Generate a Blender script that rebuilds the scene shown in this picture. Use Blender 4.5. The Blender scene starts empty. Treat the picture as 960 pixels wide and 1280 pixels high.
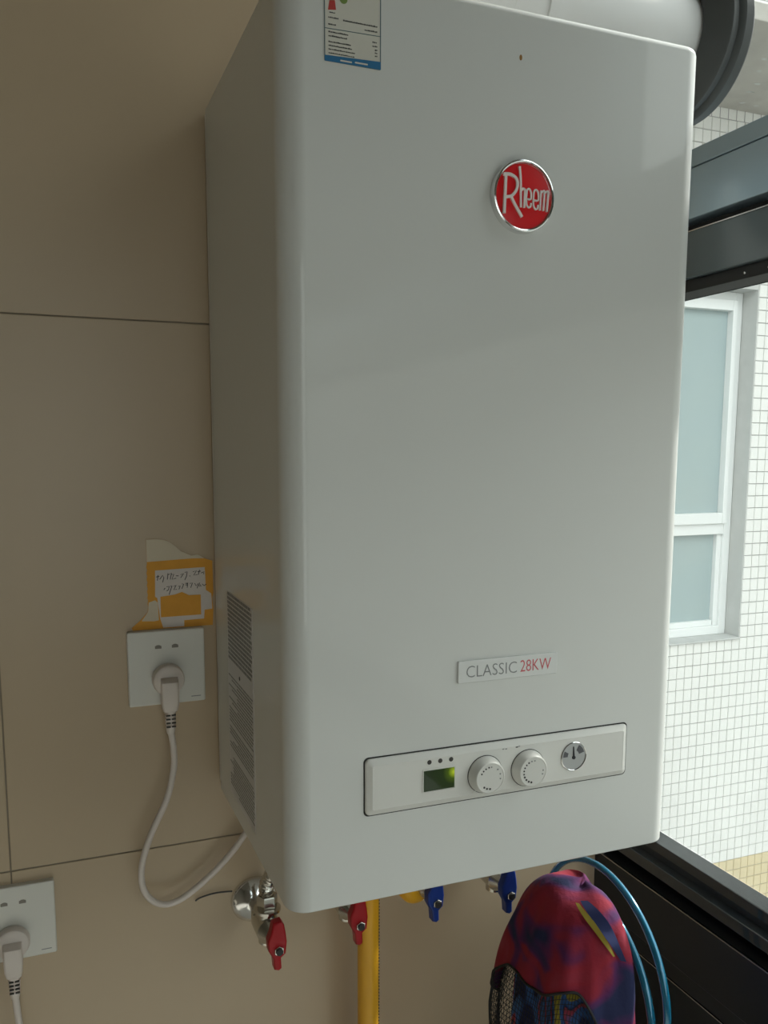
import bpy, bmesh, math, random
from mathutils import Vector, Matrix
random.seed(7)
SC = bpy.context.scene
COL = SC.collection

# ------------------------------------------------------------------ camera
CX, CY, CZ = -0.1810, -0.9748, 0.3957
YAW, PITCH, ROLL = 0.3740, -0.1294, 0.0015
FPX, PX0, PY0 = 1061.53, 468.77, 700.79          # focal length and principal point for a 960 x 1280 frame
cd = bpy.data.cameras.new('camera'); cam = bpy.data.objects.new('camera', cd); COL.objects.link(cam)
fwd = Vector((math.sin(YAW) * math.cos(PITCH), math.cos(YAW) * math.cos(PITCH), math.sin(PITCH)))
rgt = Vector((math.cos(YAW), -math.sin(YAW), 0)); upv = rgt.cross(fwd)
r2 = rgt * math.cos(ROLL) + upv * math.sin(ROLL); u2 = upv * math.cos(ROLL) - rgt * math.sin(ROLL)
m = Matrix((r2, u2, -fwd)).transposed().to_4x4(); m.translation = (CX, CY, CZ)
cam.matrix_world = m
cd.sensor_fit = 'HORIZONTAL'; cd.sensor_width = 36.0; cd.lens = FPX * 36.0 / 960.0
cd.shift_x = (480 - PX0) / 960.0; cd.shift_y = (PY0 - 640) / 960.0
cd.clip_start = 0.02
SC.camera = cam

# ------------------------------------------------------------------ sky, exposure
wd = bpy.data.worlds.new('overcast_sky'); SC.world = wd; wd.use_nodes = True
bg = wd.node_tree.nodes['Background']
bg.inputs['Color'].default_value = (0.945, 1.0, 0.99, 1); bg.inputs['Strength'].default_value = 3.0
sl = bpy.data.lights.new('sun', 'SUN'); sl.energy = 6.0; sl.angle = math.radians(6); sl.color = (1.0, 0.96, 0.90)
sun = bpy.data.objects.new('sun', sl); COL.objects.link(sun)
sun.rotation_euler = Vector((1.0, 0.10, 0.80)).to_track_quat('Z', 'Y').to_euler()
SC.view_settings.view_transform = 'Standard'; SC.view_settings.look = 'None'
SC.view_settings.gamma = 1.0; SC.view_settings.use_curve_mapping = False
SC.view_settings.exposure = -0.19
SC.cycles.use_denoising = True
SC.cycles.max_bounces = 12; SC.cycles.diffuse_bounces = 6; SC.cycles.transparent_max_bounces = 16
SC.cycles.sample_clamp_indirect = 8.0

# ------------------------------------------------------------------ materials
MAT = {}
def mat(name, col, rough=0.5, metal=0.0, coat=0.0, spec=0.5, var=0.0, vscale=8.0, bump=0.0, bscale=60.0, col2=None, coat_rough=0.04):
    M = bpy.data.materials.new(name); M.use_nodes = True; nt = M.node_tree; b = nt.nodes['Principled BSDF']
    b.inputs['Base Color'].default_value = (*col, 1); b.inputs['Roughness'].default_value = rough
    b.inputs['Metallic'].default_value = metal; b.inputs['Specular IOR Level'].default_value = spec
    b.inputs['Coat Weight'].default_value = coat; b.inputs['Coat Roughness'].default_value = coat_rough
    tc = nt.nodes.new('ShaderNodeTexCoord')
    if var > 0:
        n = nt.nodes.new('ShaderNodeTexNoise'); n.inputs['Scale'].default_value = vscale; n.inputs['Detail'].default_value = 6
        nt.links.new(tc.outputs['Object'], n.inputs['Vector'])
        mx = nt.nodes.new('ShaderNodeMix'); mx.data_type = 'RGBA'
        c2 = col2 or tuple(c * (1 - var) for c in col)
        mx.inputs[6].default_value = (*col, 1); mx.inputs[7].default_value = (*c2, 1)
        nt.links.new(n.outputs['Fac'], mx.inputs[0]); nt.links.new(mx.outputs[2], b.inputs['Base Color'])
    if bump > 0:
        n = nt.nodes.new('ShaderNodeTexNoise'); n.inputs['Scale'].default_value = bscale; n.inputs['Detail'].default_value = 3
        nt.links.new(tc.outputs['Object'], n.inputs['Vector'])
        bp = nt.nodes.new('ShaderNodeBump'); bp.inputs['Strength'].default_value = bump; bp.inputs['Distance'].default_value = 0.002
        nt.links.new(n.outputs['Fac'], bp.inputs['Height']); nt.links.new(bp.outputs['Normal'], b.inputs['Normal'])
    MAT[name] = M
    return M

mat('enamel', (0.69, 0.70, 0.68), 0.40, coat=0.50, spec=0.2, var=0.01, vscale=2, coat_rough=0.06)
mat('enamel_back', (0.70, 0.70, 0.67), 0.4, var=0.06)
mat('panel_plastic', (0.74, 0.735, 0.70), 0.38, var=0.03)
mat('seam_dark', (0.03, 0.03, 0.028), 0.7, var=0.2)
mat('knob_plastic', (0.72, 0.715, 0.68), 0.35, var=0.03)
mat('print_dark', (0.05, 0.05, 0.05), 0.6, var=0.1)
mat('print_grey', (0.24, 0.25, 0.25), 0.6, var=0.1)
mat('print_red', (0.62, 0.10, 0.12), 0.5, var=0.05)
mat('plaque', (0.72, 0.73, 0.72), 0.22, coat=0.6, var=0.03)
mat('badge_red', (0.80, 0.006, 0.012), 0.3, coat=0.7, var=0.1, vscale=40)
mat('chrome', (0.80, 0.80, 0.80), 0.12, metal=1.0, var=0.05)
mat('silver_letter', (0.88, 0.84, 0.81), 0.35, metal=0.15, var=0.05)
mat('gauge_face', (0.42, 0.43, 0.43), 0.35, coat=0.8, var=0.05)
mat('gauge_dark', (0.10, 0.10, 0.11), 0.5, var=0.1)
mat('label_paper', (0.66, 0.64, 0.57), 0.5, var=0.04)
mat('label_blue', (0.025, 0.17, 0.36), 0.45, var=0.12)
mat('label_border', (0.10, 0.16, 0.18), 0.5, var=0.1)
mat('label_red', (0.50, 0.05, 0.04), 0.5, var=0.1)
mat('label_green', (0.20, 0.30, 0.07), 0.5, var=0.1)
mat('rust', (0.35, 0.17, 0.03), 0.8, var=0.3, vscale=900)
mat('side_label', (0.62, 0.62, 0.64), 0.4, var=0.05)
mat('wall_tile', (0.50, 0.39, 0.265), 0.34, var=0.05, vscale=9, bump=0.03, bscale=90)
mat('grout', (0.30, 0.25, 0.19), 0.9, var=0.2)
mat('paint', (0.26, 0.24, 0.20), 0.85, var=0.05, bump=0.05)
mat('floor_tile', (0.78, 0.76, 0.70), 0.4, var=0.1)
mat('worktop', (0.80, 0.78, 0.74), 0.45, var=0.08)
mat('socket_plastic', (0.70, 0.69, 0.64), 0.32, var=0.03)
mat('pin_slot', (0.22, 0.20, 0.17), 0.6, var=0.1)
mat('slot_dark', (0.06, 0.055, 0.05), 0.7, var=0.1)
mat('plug_plastic', (0.70, 0.63, 0.58), 0.42, var=0.04)
mat('paper_orange', (0.80, 0.38, 0.045), 0.7, var=0.22, vscale=60, bump=0.15, bscale=200)
mat('paper_cream', (0.70, 0.62, 0.48), 0.8, var=0.15, vscale=50, bump=0.2, bscale=160)
mat('paper_white', (0.72, 0.66, 0.62), 0.75, var=0.12, vscale=70, bump=0.2, bscale=160)
mat('ink', (0.02, 0.02, 0.025), 0.7, var=0.1)
mat('steel', (0.62, 0.60, 0.55), 0.24, metal=1.0, var=0.12, vscale=60)
mat('valve_red', (0.38, 0.004, 0.010), 0.4, coat=0.1, spec=0.3, var=0.15, vscale=50)
mat('valve_blue', (0.008, 0.04, 0.26), 0.4, coat=0.1, spec=0.3, var=0.15, vscale=50)
mat('gas_yellow', (0.82, 0.42, 0.02), 0.42, var=0.12, vscale=40)
mat('black_rubber', (0.025, 0.025, 0.025), 0.55, var=0.1)
mat('flue_white', (0.78, 0.78, 0.77), 0.38, var=0.04)
mat('collar_rubber', (0.075, 0.080, 0.080), 0.62, var=0.12, vscale=30, bump=0.1, bscale=120)
mat('frame_sash_dimmed', (0.075, 0.10, 0.112), 0.32, metal=0.2, coat=0.4, var=0.15, vscale=20, coat_rough=0.10)  # frame colour darkened in place of a dimmer reflection on the upper sash rail
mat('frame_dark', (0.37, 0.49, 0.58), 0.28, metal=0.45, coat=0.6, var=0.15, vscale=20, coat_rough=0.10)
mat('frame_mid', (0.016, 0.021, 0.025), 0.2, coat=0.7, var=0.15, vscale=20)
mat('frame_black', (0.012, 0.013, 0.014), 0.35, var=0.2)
mat('gasket_gap_shade', (0.010, 0.010, 0.010), 0.7, var=0.2)  # black for the real gasket and for shade painted into the gaps
mat('highlight_rivet', (0.55, 0.56, 0.56), 0.25, metal=1.0, var=0.1)  # bright metal for the rivets and the painted edge highlights
mat('mosaic_white', (0.80, 0.80, 0.78), 0.35, var=0.05, vscale=4)
mat('mosaic_beige', (0.70, 0.60, 0.40), 0.4, var=0.08, vscale=4)
mat('mosaic_grout', (0.36, 0.36, 0.36), 0.9, var=0.1)
mat('concrete', (0.52, 0.50, 0.46), 0.9, var=0.35, vscale=12, bump=0.3, bscale=30)
mat('render_grey', (0.56, 0.57, 0.56), 0.85, var=0.2, vscale=14)
mat('upvc', (0.80, 0.82, 0.82), 0.35, var=0.03)
mat('frosted_glass', (0.34, 0.42, 0.45), 0.22, coat=0.4, var=0.10, vscale=2.5, col2=(0.38, 0.46, 0.45))
mat('facade_grey', (0.46, 0.45, 0.42), 0.85, var=0.15, vscale=1.5)
mat('asphalt', (0.30, 0.30, 0.29), 0.9, var=0.2, vscale=2)
mat('hoop_blue', (0.01, 0.17, 0.30), 0.16, metal=0.3, coat=1.0, var=0.1)
mat('ribbon_gold', (0.34, 0.26, 0.03), 0.8, var=0.2, vscale=80)
mat('ribbon_navy', (0.02, 0.03, 0.12), 0.8, var=0.2, vscale=80)
mat('net_thread', (0.012, 0.012, 0.014), 0.6, var=0.1)

def glass_mat():
    M = bpy.data.materials.new('window_glass'); M.use_nodes = True; nt = M.node_tree; nt.nodes.clear()
    o = nt.nodes.new('ShaderNodeOutputMaterial'); t = nt.nodes.new('ShaderNodeBsdfTransparent'); g = nt.nodes.new('ShaderNodeBsdfGlossy')
    t.inputs['Color'].default_value = (0.955, 0.97, 0.96, 1); g.inputs['Roughness'].default_value = 0.03
    d = nt.nodes.new('ShaderNodeBsdfDiffuse'); d.inputs['Color'].default_value = (0.8, 0.8, 0.78, 1)   # thin film of dust
    n = nt.nodes.new('ShaderNodeTexNoise'); n.inputs['Scale'].default_value = 5
    tc = nt.nodes.new('ShaderNodeTexCoord'); nt.links.new(tc.outputs['Object'], n.inputs['Vector'])
    mr = nt.nodes.new('ShaderNodeMapRange'); mr.inputs[1].default_value = 0.45; mr.inputs[2].default_value = 0.8; mr.inputs[3].default_value = 0.0; mr.inputs[4].default_value = 0.10
    nt.links.new(n.outputs['Fac'], mr.inputs[0])
    f = nt.nodes.new('ShaderNodeFresnel'); f.inputs['IOR'].default_value = 1.25
    m1 = nt.nodes.new('ShaderNodeMixShader'); m2 = nt.nodes.new('ShaderNodeMixShader')
    ge = nt.nodes.new('ShaderNodeNewGeometry'); mu = nt.nodes.new('ShaderNodeMath'); mu.operation = 'SUBTRACT'; mu.use_clamp = True   # the exit face of the thin pane does not reflect a second time
    nt.links.new(f.outputs[0], mu.inputs[0]); nt.links.new(ge.outputs['Backfacing'], mu.inputs[1])
    nt.links.new(mu.outputs[0], m1.inputs[0]); nt.links.new(t.outputs[0], m1.inputs[1]); nt.links.new(g.outputs[0], m1.inputs[2])
    nt.links.new(mr.outputs[0], m2.inputs[0]); nt.links.new(m1.outputs[0], m2.inputs[1]); nt.links.new(d.outputs[0], m2.inputs[2])
    nt.links.new(m2.outputs[0], o.inputs['Surface']); MAT['window_glass'] = M
glass_mat()

def lcd_mat():
    # lit display: dark green with the backlight lamp showing at its right-hand upper edge
    M = mat('lcd', (0.012, 0.022, 0.006), 0.18, coat=0.6); nt = M.node_tree; b = nt.nodes['Principled BSDF']
    tc = nt.nodes.new('ShaderNodeTexCoord'); vm = nt.nodes.new('ShaderNodeVectorMath'); vm.operation = 'DISTANCE'
    vm.inputs[1].default_value = (0.0150, 0.0, 0.0050)
    nt.links.new(tc.outputs['Object'], vm.inputs[0])
    cr = nt.nodes.new('ShaderNodeValToRGB'); mr = nt.nodes.new('ShaderNodeMapRange')
    mr.inputs[1].default_value = 0.0; mr.inputs[2].default_value = 0.030
    nt.links.new(vm.outputs['Value'], mr.inputs[0]); nt.links.new(mr.outputs[0], cr.inputs[0])
    e = cr.color_ramp.elements; e[0].position = 0.0; e[0].color = (0.60, 0.72, 0.05, 1); e[1].position = 1.0; e[1].color = (0.003, 0.008, 0.001, 1)
    a = e.new(0.09); a.color = (0.26, 0.36, 0.015, 1); a = e.new(0.20); a.color = (0.05, 0.085, 0.003, 1); a = e.new(0.38); a.color = (0.008, 0.018, 0.002, 1)
    nt.links.new(cr.outputs[0], b.inputs['Emission Color']); b.inputs['Emission Strength'].default_value = 0.9
lcd_mat()

def cloth_mat(name, stops, scale, vec, detail=2.0, dist=0.6, rough=0.85):
    M = mat(name, (0.3, 0.05, 0.05), rough, bump=0.25, bscale=220); nt = M.node_tree; b = nt.nodes['Principled BSDF']
    tc = nt.nodes.new('ShaderNodeTexCoord'); mp = nt.nodes.new('ShaderNodeMapping'); mp.inputs['Rotation'].default_value = (0.15, 0.3, 0.6); mp.inputs['Scale'].default_value = vec
    nt.links.new(tc.outputs['Object'], mp.inputs[0])
    w = nt.nodes.new('ShaderNodeTexNoise'); w.inputs['Scale'].default_value = scale; w.inputs['Distortion'].default_value = dist; w.inputs['Detail'].default_value = detail
    nt.links.new(mp.outputs[0], w.inputs['Vector'])
    cr = nt.nodes.new('ShaderNodeValToRGB'); e = cr.color_ramp.elements
    e[0].position = stops[0][0]; e[0].color = (*stops[0][1], 1); e[1].position = stops[-1][0]; e[1].color = (*stops[-1][1], 1)
    for p, c in stops[1:-1]:
        a = e.new(p); a.color = (*c, 1)
    nt.links.new(w.outputs['Fac'], cr.inputs[0]); nt.links.new(cr.outputs[0], b.inputs['Base Color'])
NAVY, RED, GOLD, BLUE, PINK = (0.012, 0.018, 0.075), (0.29, 0.012, 0.030), (0.42, 0.34, 0.04), (0.05, 0.14, 0.40), (0.42, 0.06, 0.10)
cloth_mat('cloth_red', [(0.0, NAVY), (0.36, NAVY), (0.44, (0.09, 0.012, 0.09)), (0.50, (0.24, 0.012, 0.04)), (0.58, RED), (0.72, (0.30, 0.03, 0.06)), (1.0, (0.10, 0.02, 0.10))], 15.0, (1.0, 1.0, 1.3), 2.0)
cloth_mat('cloth_stripes', [(0.0, NAVY), (0.37, NAVY), (0.40, BLUE), (0.47, BLUE), (0.485, PINK), (0.51, PINK), (0.52, NAVY), (0.55, BLUE), (0.59, BLUE), (0.60, GOLD), (0.70, (0.45, 0.40, 0.06)), (1.0, GOLD)], 34.0, (1.0, 1.0, 0.16), 1.0)

def mosaic_flat():
    # the same mosaic further off, where single pieces can no longer be told apart
    M = mat('mosaic_far', (0.8, 0.8, 0.78), 0.5); nt = M.node_tree; b = nt.nodes['Principled BSDF']
    tc = nt.nodes.new('ShaderNodeTexCoord'); sp = nt.nodes.new('ShaderNodeSeparateXYZ'); cb = nt.nodes.new('ShaderNodeCombineXYZ')
    nt.links.new(tc.outputs['Object'], sp.inputs[0]); nt.links.new(sp.outputs[0], cb.inputs[0]); nt.links.new(sp.outputs[2], cb.inputs[1])
    br = nt.nodes.new('ShaderNodeTexBrick'); br.offset = 0.0; br.inputs['Scale'].default_value = 1.0
    br.inputs['Brick Width'].default_value = 0.0444; br.inputs['Row Height'].default_value = 0.0546; br.inputs['Mortar Size'].default_value = 0.0025
    br.inputs['Color1'].default_value = (0.80, 0.80, 0.78, 1); br.inputs['Color2'].default_value = (0.77, 0.77, 0.75, 1); br.inputs['Mortar'].default_value = (0.36, 0.36, 0.36, 1)
    nt.links.new(cb.outputs[0], br.inputs['Vector']); nt.links.new(br.outputs['Color'], b.inputs['Base Color'])
mosaic_flat()

# ------------------------------------------------------------------ mesh helpers
WL = {}                                   # world location of every object made here
def finish(bm, name, m, parent=None, sharp=0.6, center=True, wn=False):
    bmesh.ops.remove_doubles(bm, verts=bm.verts, dist=1e-6)
    bmesh.ops.recalc_face_normals(bm, faces=bm.faces)
    for f in bm.faces: f.smooth = True
    for e in bm.edges:
        e.smooth = (len(e.link_faces) == 2 and e.calc_face_angle(0) < sharp)
    if center and len(bm.verts):
        lo = Vector([min(v.co[i] for v in bm.verts) for i in range(3)]); hi = Vector([max(v.co[i] for v in bm.verts) for i in range(3)])
        c = (lo + hi) / 2
    else: c = Vector((0, 0, 0))
    for v in bm.verts: v.co -= c
    me = bpy.data.meshes.new(name); bm.to_mesh(me); bm.free()
    me.materials.append(MAT[m])
    o = place(name, me, c, parent)
    if wn:
        k = o.modifiers.new('weighted_normal', 'WEIGHTED_NORMAL'); k.keep_sharp = True; k.weight = 90
    return o
def place(name, me, c, parent=None):
    o = bpy.data.objects.new(name, me); COL.objects.link(o); c = Vector(c)
    if parent is not None: o.parent = parent; o.location = c - WL[parent.name]
    else: o.location = c
    WL[o.name] = c
    return o
def tag(o, label, cat, group=None):
    o['label'] = label; o['category'] = cat
    if group: o['group'] = group
    return o
def thing(name, label, cat, loc, group=None):
    o = bpy.data.objects.new(name, None); COL.objects.link(o); o.empty_display_size = 0.05
    o.location = loc; WL[o.name] = Vector(loc)
    return tag(o, label, cat, group)
def structure(o, label=None):
    o['kind'] = 'structure'
    if label: o['label'] = label
    return o
def struct_root(name, loc=(0, 0, 0), label=None):
    o = bpy.data.objects.new(name, None); COL.objects.link(o); o.location = loc; WL[o.name] = Vector(loc)
    return structure(o, label)

def add_box(bm, x0, x1, y0, y1, z0, z1):
    v = [bm.verts.new((x, y, z)) for x in (x0, x1) for y in (y0, y1) for z in (z0, z1)]
    for f in ((0, 1, 3, 2), (4, 6, 7, 5), (0, 4, 5, 1), (2, 3, 7, 6), (0, 2, 6, 4), (1, 5, 7, 3)): bm.faces.new([v[i] for i in f])
def box(name, m, parent, x0, x1, y0, y1, z0, z1, bev=0.0, seg=2):
    bm = bmesh.new(); add_box(bm, x0, x1, y0, y1, z0, z1)
    if bev: bmesh.ops.bevel(bm, geom=list(bm.edges), offset=bev, segments=seg, profile=0.5, affect='EDGES')
    return finish(bm, name, m, parent, 0.9 if bev else 0.6, wn=bev > 0)
def rrect(u0, u1, v0, v1, r, n=5):
    P = []
    for cx, cy, a in ((u1 - r, v1 - r, 0), (u0 + r, v1 - r, 90), (u0 + r, v0 + r, 180), (u1 - r, v0 + r, 270)):
        for k in range(n + 1):
            t = math.radians(a + 90 * k / n); P.append((cx + r * math.cos(t), cy + r * math.sin(t)))
    return P
def circle(u, v, r, n=40, ru=None): return [(u + (ru or r) * math.cos(2 * math.pi * k / n), v + r * math.sin(2 * math.pi * k / n)) for k in range(n)]
def inset(P, d):
    n = len(P); A = sum(P[i][0] * P[(i + 1) % n][1] - P[(i + 1) % n][0] * P[i][1] for i in range(n)); s = 1 if A > 0 else -1
    out = []
    for i in range(n):
        a, b, c = Vector(P[i - 1]), Vector(P[i]), Vector(P[(i + 1) % n])
        e1, e2 = (b - a), (c - b)
        if e1.length < 1e-9 or e2.length < 1e-9: out.append(tuple(b)); continue
        e1.normalize(); e2.normalize(); n1 = Vector((-e1.y, e1.x)) * s; n2 = Vector((-e2.y, e2.x)) * s
        k = n1 + n2; k = k / max(k.length_squared, 0.3) * 2
        out.append((b.x + k.x * d, b.y + k.y * d))
    return out
D = 0.3163                                   # depth of the boiler front from the wall
FRONT = lambda u, v, w: (u, -D - w, v)
WALL = lambda u, v, w: (u, -w, v)
SIDE = lambda u, v, w: (-w, u, v)
def add_plate(bm, P, w0, w1, M, bev=0.0, seg=3):
    # outline P extruded from w0 to w1 along the outward direction of M, with a rounded outer edge
    rings = [(P, w0)]
    if bev:
        for k in range(seg + 1):
            t = math.pi / 2 * k / seg; rings.append((inset(P, bev * (1 - math.cos(t))), w1 - bev * (1 - math.sin(t))))
    else: rings.append((P, w1))
    L = [[bm.verts.new(M(u, v, w)) for u, v in Q] for Q, w in rings]; n = len(P)
    for A, B in zip(L[:-1], L[1:]):
        for i in range(n): bm.faces.new((A[i], A[(i + 1) % n], B[(i + 1) % n], B[i]))
    bm.faces.new(L[-1]); bm.faces.new(L[0][::-1])
def plate(name, m, parent, P, w0, w1, M, bev=0.0, seg=3):
    bm = bmesh.new(); add_plate(bm, P, w0, w1, M, bev, seg)
    return finish(bm, name, m, parent, 0.75, wn=bev > 0)
def add_ring(bm, Po, Pi, w0, w1, M):
    n = len(Po); L = [[bm.verts.new(M(u, v, w)) for u, v in Q] for Q, w in ((Po, w0), (Po, w1), (Pi, w1), (Pi, w0))]
    for a in range(4):
        A, B = L[a], L[(a + 1) % 4]
        for i in range(n): bm.faces.new((A[i], A[(i + 1) % n], B[(i + 1) % n], B[i]))
def stroke_poly(bm, pts, wid, w0, w1, M):
    P = [Vector(p) for p in pts]; Lf, Rt = [], []
    for i, p in enumerate(P):
        t = (P[min(i + 1, len(P) - 1)] - P[max(i - 1, 0)]); t.normalize(); n = Vector((-t.y, t.x)) * wid / 2
        if i == 0: p = p - t * wid * 0.25
        if i == len(P) - 1: p = p + t * wid * 0.25
        Lf.append(p + n); Rt.append(p - n)
    for i in range(len(P) - 1):
        add_plate(bm, [tuple(Rt[i]), tuple(Rt[i + 1]), tuple(Lf[i + 1]), tuple(Lf[i])], w0, w1, M)
def spline(pts, n=6):
    pts = [Vector(p) for p in pts]; out = []
    for i in range(len(pts) - 1):
        a, b, c, d = pts[max(i - 1, 0)], pts[i], pts[i + 1], pts[min(i + 2, len(pts) - 1)]
        for k in range(n):
            t = k / n; out.append(0.5 * ((2 * b) + (c - a) * t + (2 * a - 5 * b + 4 * c - d) * t * t + (3 * b - a - 3 * c + d) * t ** 3))
    out.append(pts[-1]); return out
def add_tube(bm, pts, rad, seg=12, closed=False):
    P = [Vector(p) for p in pts]; n = len(P); rings = []; prev = None
    for i, p in enumerate(P):
        if closed: t = P[(i + 1) % n] - P[i - 1]
        else: t = P[min(i + 1, n - 1)] - P[max(i - 1, 0)]
        t.normalize()
        if prev is None: a = Vector((0, 0, 1)) if abs(t.z) < 0.9 else Vector((1, 0, 0)); a = (a - t * a.dot(t)).normalized()
        else: a = (prev - t * prev.dot(t)).normalized()
        prev = a; b = t.cross(a); r = rad[i] if isinstance(rad, (list, tuple)) else rad
        rings.append([bm.verts.new(p + (a * math.cos(2 * math.pi * k / seg) + b * math.sin(2 * math.pi * k / seg)) * r) for k in range(seg)])
    prs = list(zip(rings[:-1], rings[1:])) + ([(rings[-1], rings[0])] if closed else [])
    for A, B in prs:
        for k in range(seg): bm.faces.new((A[k], A[(k + 1) % seg], B[(k + 1) % seg], B[k]))
    if not closed: bm.faces.new(rings[0][::-1]); bm.faces.new(rings[-1])
def tube(name, m, parent, pts, rad, seg=12, closed=False, sharp=0.6):
    bm = bmesh.new(); add_tube(bm, pts, rad, seg, closed); return finish(bm, name, m, parent, sharp)
def add_lathe(bm, prof, org, axis, seg=40):
    # prof: (distance along axis, radius)
    ax = Vector(axis).normalized(); a = Vector((0, 0, 1)) if abs(ax.z) < 0.9 else Vector((1, 0, 0)); a = (a - ax * a.dot(ax)).normalized(); b = ax.cross(a); o = Vector(org)
    rings = []
    for d, r in prof:
        if r < 1e-6: rings.append([bm.verts.new(o + ax * d)])
        else: rings.append([bm.verts.new(o + ax * d + (a * math.cos(2 * math.pi * k / seg) + b * math.sin(2 * math.pi * k / seg)) * r) for k in range(seg)])
    for A, B in zip(rings[:-1], rings[1:]):
        for k in range(seg):
            j = (k + 1) % seg
            if len(A) == 1: bm.faces.new((A[0], B[j], B[k]))
            elif len(B) == 1: bm.faces.new((A[k], A[j], B[0]))
            else: bm.faces.new((A[k], A[j], B[j], B[k]))
    if len(rings[0]) > 1: bm.faces.new(rings[0][::-1])
    if len(rings[-1]) > 1: bm.faces.new(rings[-1])
def lathe(name, m, parent, prof, org, axis, seg=40, sharp=0.6):
    bm = bmesh.new(); add_lathe(bm, prof, org, axis, seg); return finish(bm, name, m, parent, sharp)
def text_part(name, m, parent, body, u, v, h, width, M, w0, thick=0.0003, thin=0.0):
    cu = bpy.data.curves.new(name, 'FONT'); cu.body = body; cu.size = 1.0; cu.offset = thin; cu.resolution_u = 3
    o = bpy.data.objects.new(name, cu); COL.objects.link(o)
    dg = bpy.context.evaluated_depsgraph_get(); me = bpy.data.meshes.new_from_object(o.evaluated_get(dg))
    bpy.data.objects.remove(o)
    xs = [q.co.x for q in me.vertices]; ys = [q.co.y for q in me.vertices]
    x0, x1, y0, y1 = min(xs), max(xs), min(ys), max(ys)
    bm = bmesh.new(); bm.from_mesh(me); bpy.data.meshes.remove(me)
    r = bmesh.ops.extrude_face_region(bm, geom=list(bm.faces))
    up = {e for e in r['geom'] if isinstance(e, bmesh.types.BMVert)}
    for q in bm.verts:
        w = w0 + (thick if q in up else 0)
        q.co = Vector(M(u + (q.co.x - x0) / (x1 - x0) * width, v + (q.co.y - y0) / (y1 - y0) * h, w))
    return finish(bm, name, m, parent)

# ------------------------------------------------------------------ the room
X0, X1, Y0, YW, ZF, ZC = -2.0, 0.55, -3.3, -2.60, -1.35, 1.55
bm = bmesh.new(); add_box(bm, X0, 0.66, 0.0012, 0.16, ZF, ZC)
wall_back = structure(finish(bm, 'wall_back', 'grout'), 'wall of large taupe tiles behind the boiler')
xs = [X0, -1.4315, -0.2315, 0.5485]; zs = [ZF, -1.274, -0.671, -0.068, 0.535, 1.138, ZC]
for i in range(len(xs) - 1):
    for j in range(len(zs) - 1):
        g = 0.0008
        box('wall_tile', 'wall_tile', wall_back, xs[i] + g, xs[i + 1] - g, random.uniform(-0.0002, 0.0), 0.0015, zs[j] + g, zs[j + 1] - g, 0.0006, 1)
structure(box('wall_left', 'paint', None, X0 - 0.12, X0, Y0, 0.16, ZF, ZC))
bm = bmesh.new()
for a in ((X0 - 0.12, -0.60, ZF, ZC), (0.30, 0.66, ZF, ZC), (-0.60, 0.30, ZF, -0.45), (-0.60, 0.30, 1.25, ZC)): add_box(bm, a[0], a[1], Y0 - 0.12, Y0, a[2], a[3])
structure(finish(bm, 'wall_front', 'paint'))
w3 = struct_root('window_3_added', (-0.15, Y0, -0.45), 'added unseen window at the far end of the balcony, for frontal light')  # unseen window added behind the camera to light the boiler from the front
for a in ((-0.60, -0.55, -0.45, 1.25), (-0.175, -0.125, -0.40, 1.20), (0.25, 0.30, -0.45, 1.25)): box('stile', 'frame_dark', w3, a[0], a[1], Y0 - 0.08, Y0 - 0.02, a[2], a[3], 0.002)
for a in ((-0.45, -0.40), (1.20, 1.25)): box('rail', 'frame_dark', w3, -0.55, 0.25, Y0 - 0.08, Y0 - 0.02, a[0], a[1], 0.002)
for a in ((-0.55, -0.175), (-0.125, 0.25)): box('pane', 'window_glass', w3, a[0], a[1], Y0 - 0.052, Y0 - 0.048, -0.40, 1.20)
structure(box('ceiling', 'paint', None, X0 - 0.12, 0.66, Y0 - 0.12, 0.16, ZC, ZC + 0.12))
structure(box('floor', 'floor_tile', None, X0 - 0.12, 0.66, Y0 - 0.12, 0.16, ZF - 0.1, ZF))
structure(box('trim_1', 'worktop', None, 0.340, 0.544, -0.36, -0.0005, -0.50, -0.47, 0.004), 'pale shelf against the wall below the boiler')

# window wall on the right: stacked dark aluminium profiles running away from the camera
win = struct_root('window_1', (0.58, -1.2, ZF), 'dark anthracite aluminium window at the right')
def prof(name, m, x0, x1, z0, z1, bev=0.0015): return box(name, m, win, x0, x1, YW, 0.006, z0, z1, bev, 2)
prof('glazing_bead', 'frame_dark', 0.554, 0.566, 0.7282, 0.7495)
prof('gasket_gap_shade', 'gasket_gap_shade', 0.5590, 0.5660, 0.7256, 0.7282, 0)  # black strip behind the slit, painting in the shade under the bead
prof('edge_highlight', 'highlight_rivet', 0.5515, 0.5545, 0.6538, 0.6552, 0)  # bright strip standing in for the highlight along the sash edge
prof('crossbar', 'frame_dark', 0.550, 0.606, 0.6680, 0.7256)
prof('crossbar_gap', 'gasket_gap_shade', 0.574, 0.640, 0.6545, 0.6680, 0)  # black fill painting in the shade of the gap
prof('sash_rail', 'frame_sash_dimmed', 0.553, 0.602, 0.6005, 0.6545)
prof('gasket_gap_shade', 'gasket_gap_shade', 0.560, 0.602, 0.5860, 0.6005, 0.001)
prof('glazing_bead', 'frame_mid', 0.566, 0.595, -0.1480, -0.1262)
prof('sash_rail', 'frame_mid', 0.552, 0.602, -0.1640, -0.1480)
prof('crossbar_gap', 'gasket_gap_shade', 0.574, 0.640, -0.1790, -0.1640, 0)  # lower gap, its shade painted by the same black fill
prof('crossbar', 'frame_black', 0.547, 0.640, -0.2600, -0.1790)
prof('glazing_bead', 'frame_black', 0.553, 0.590, -0.2870, -0.2608)
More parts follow.
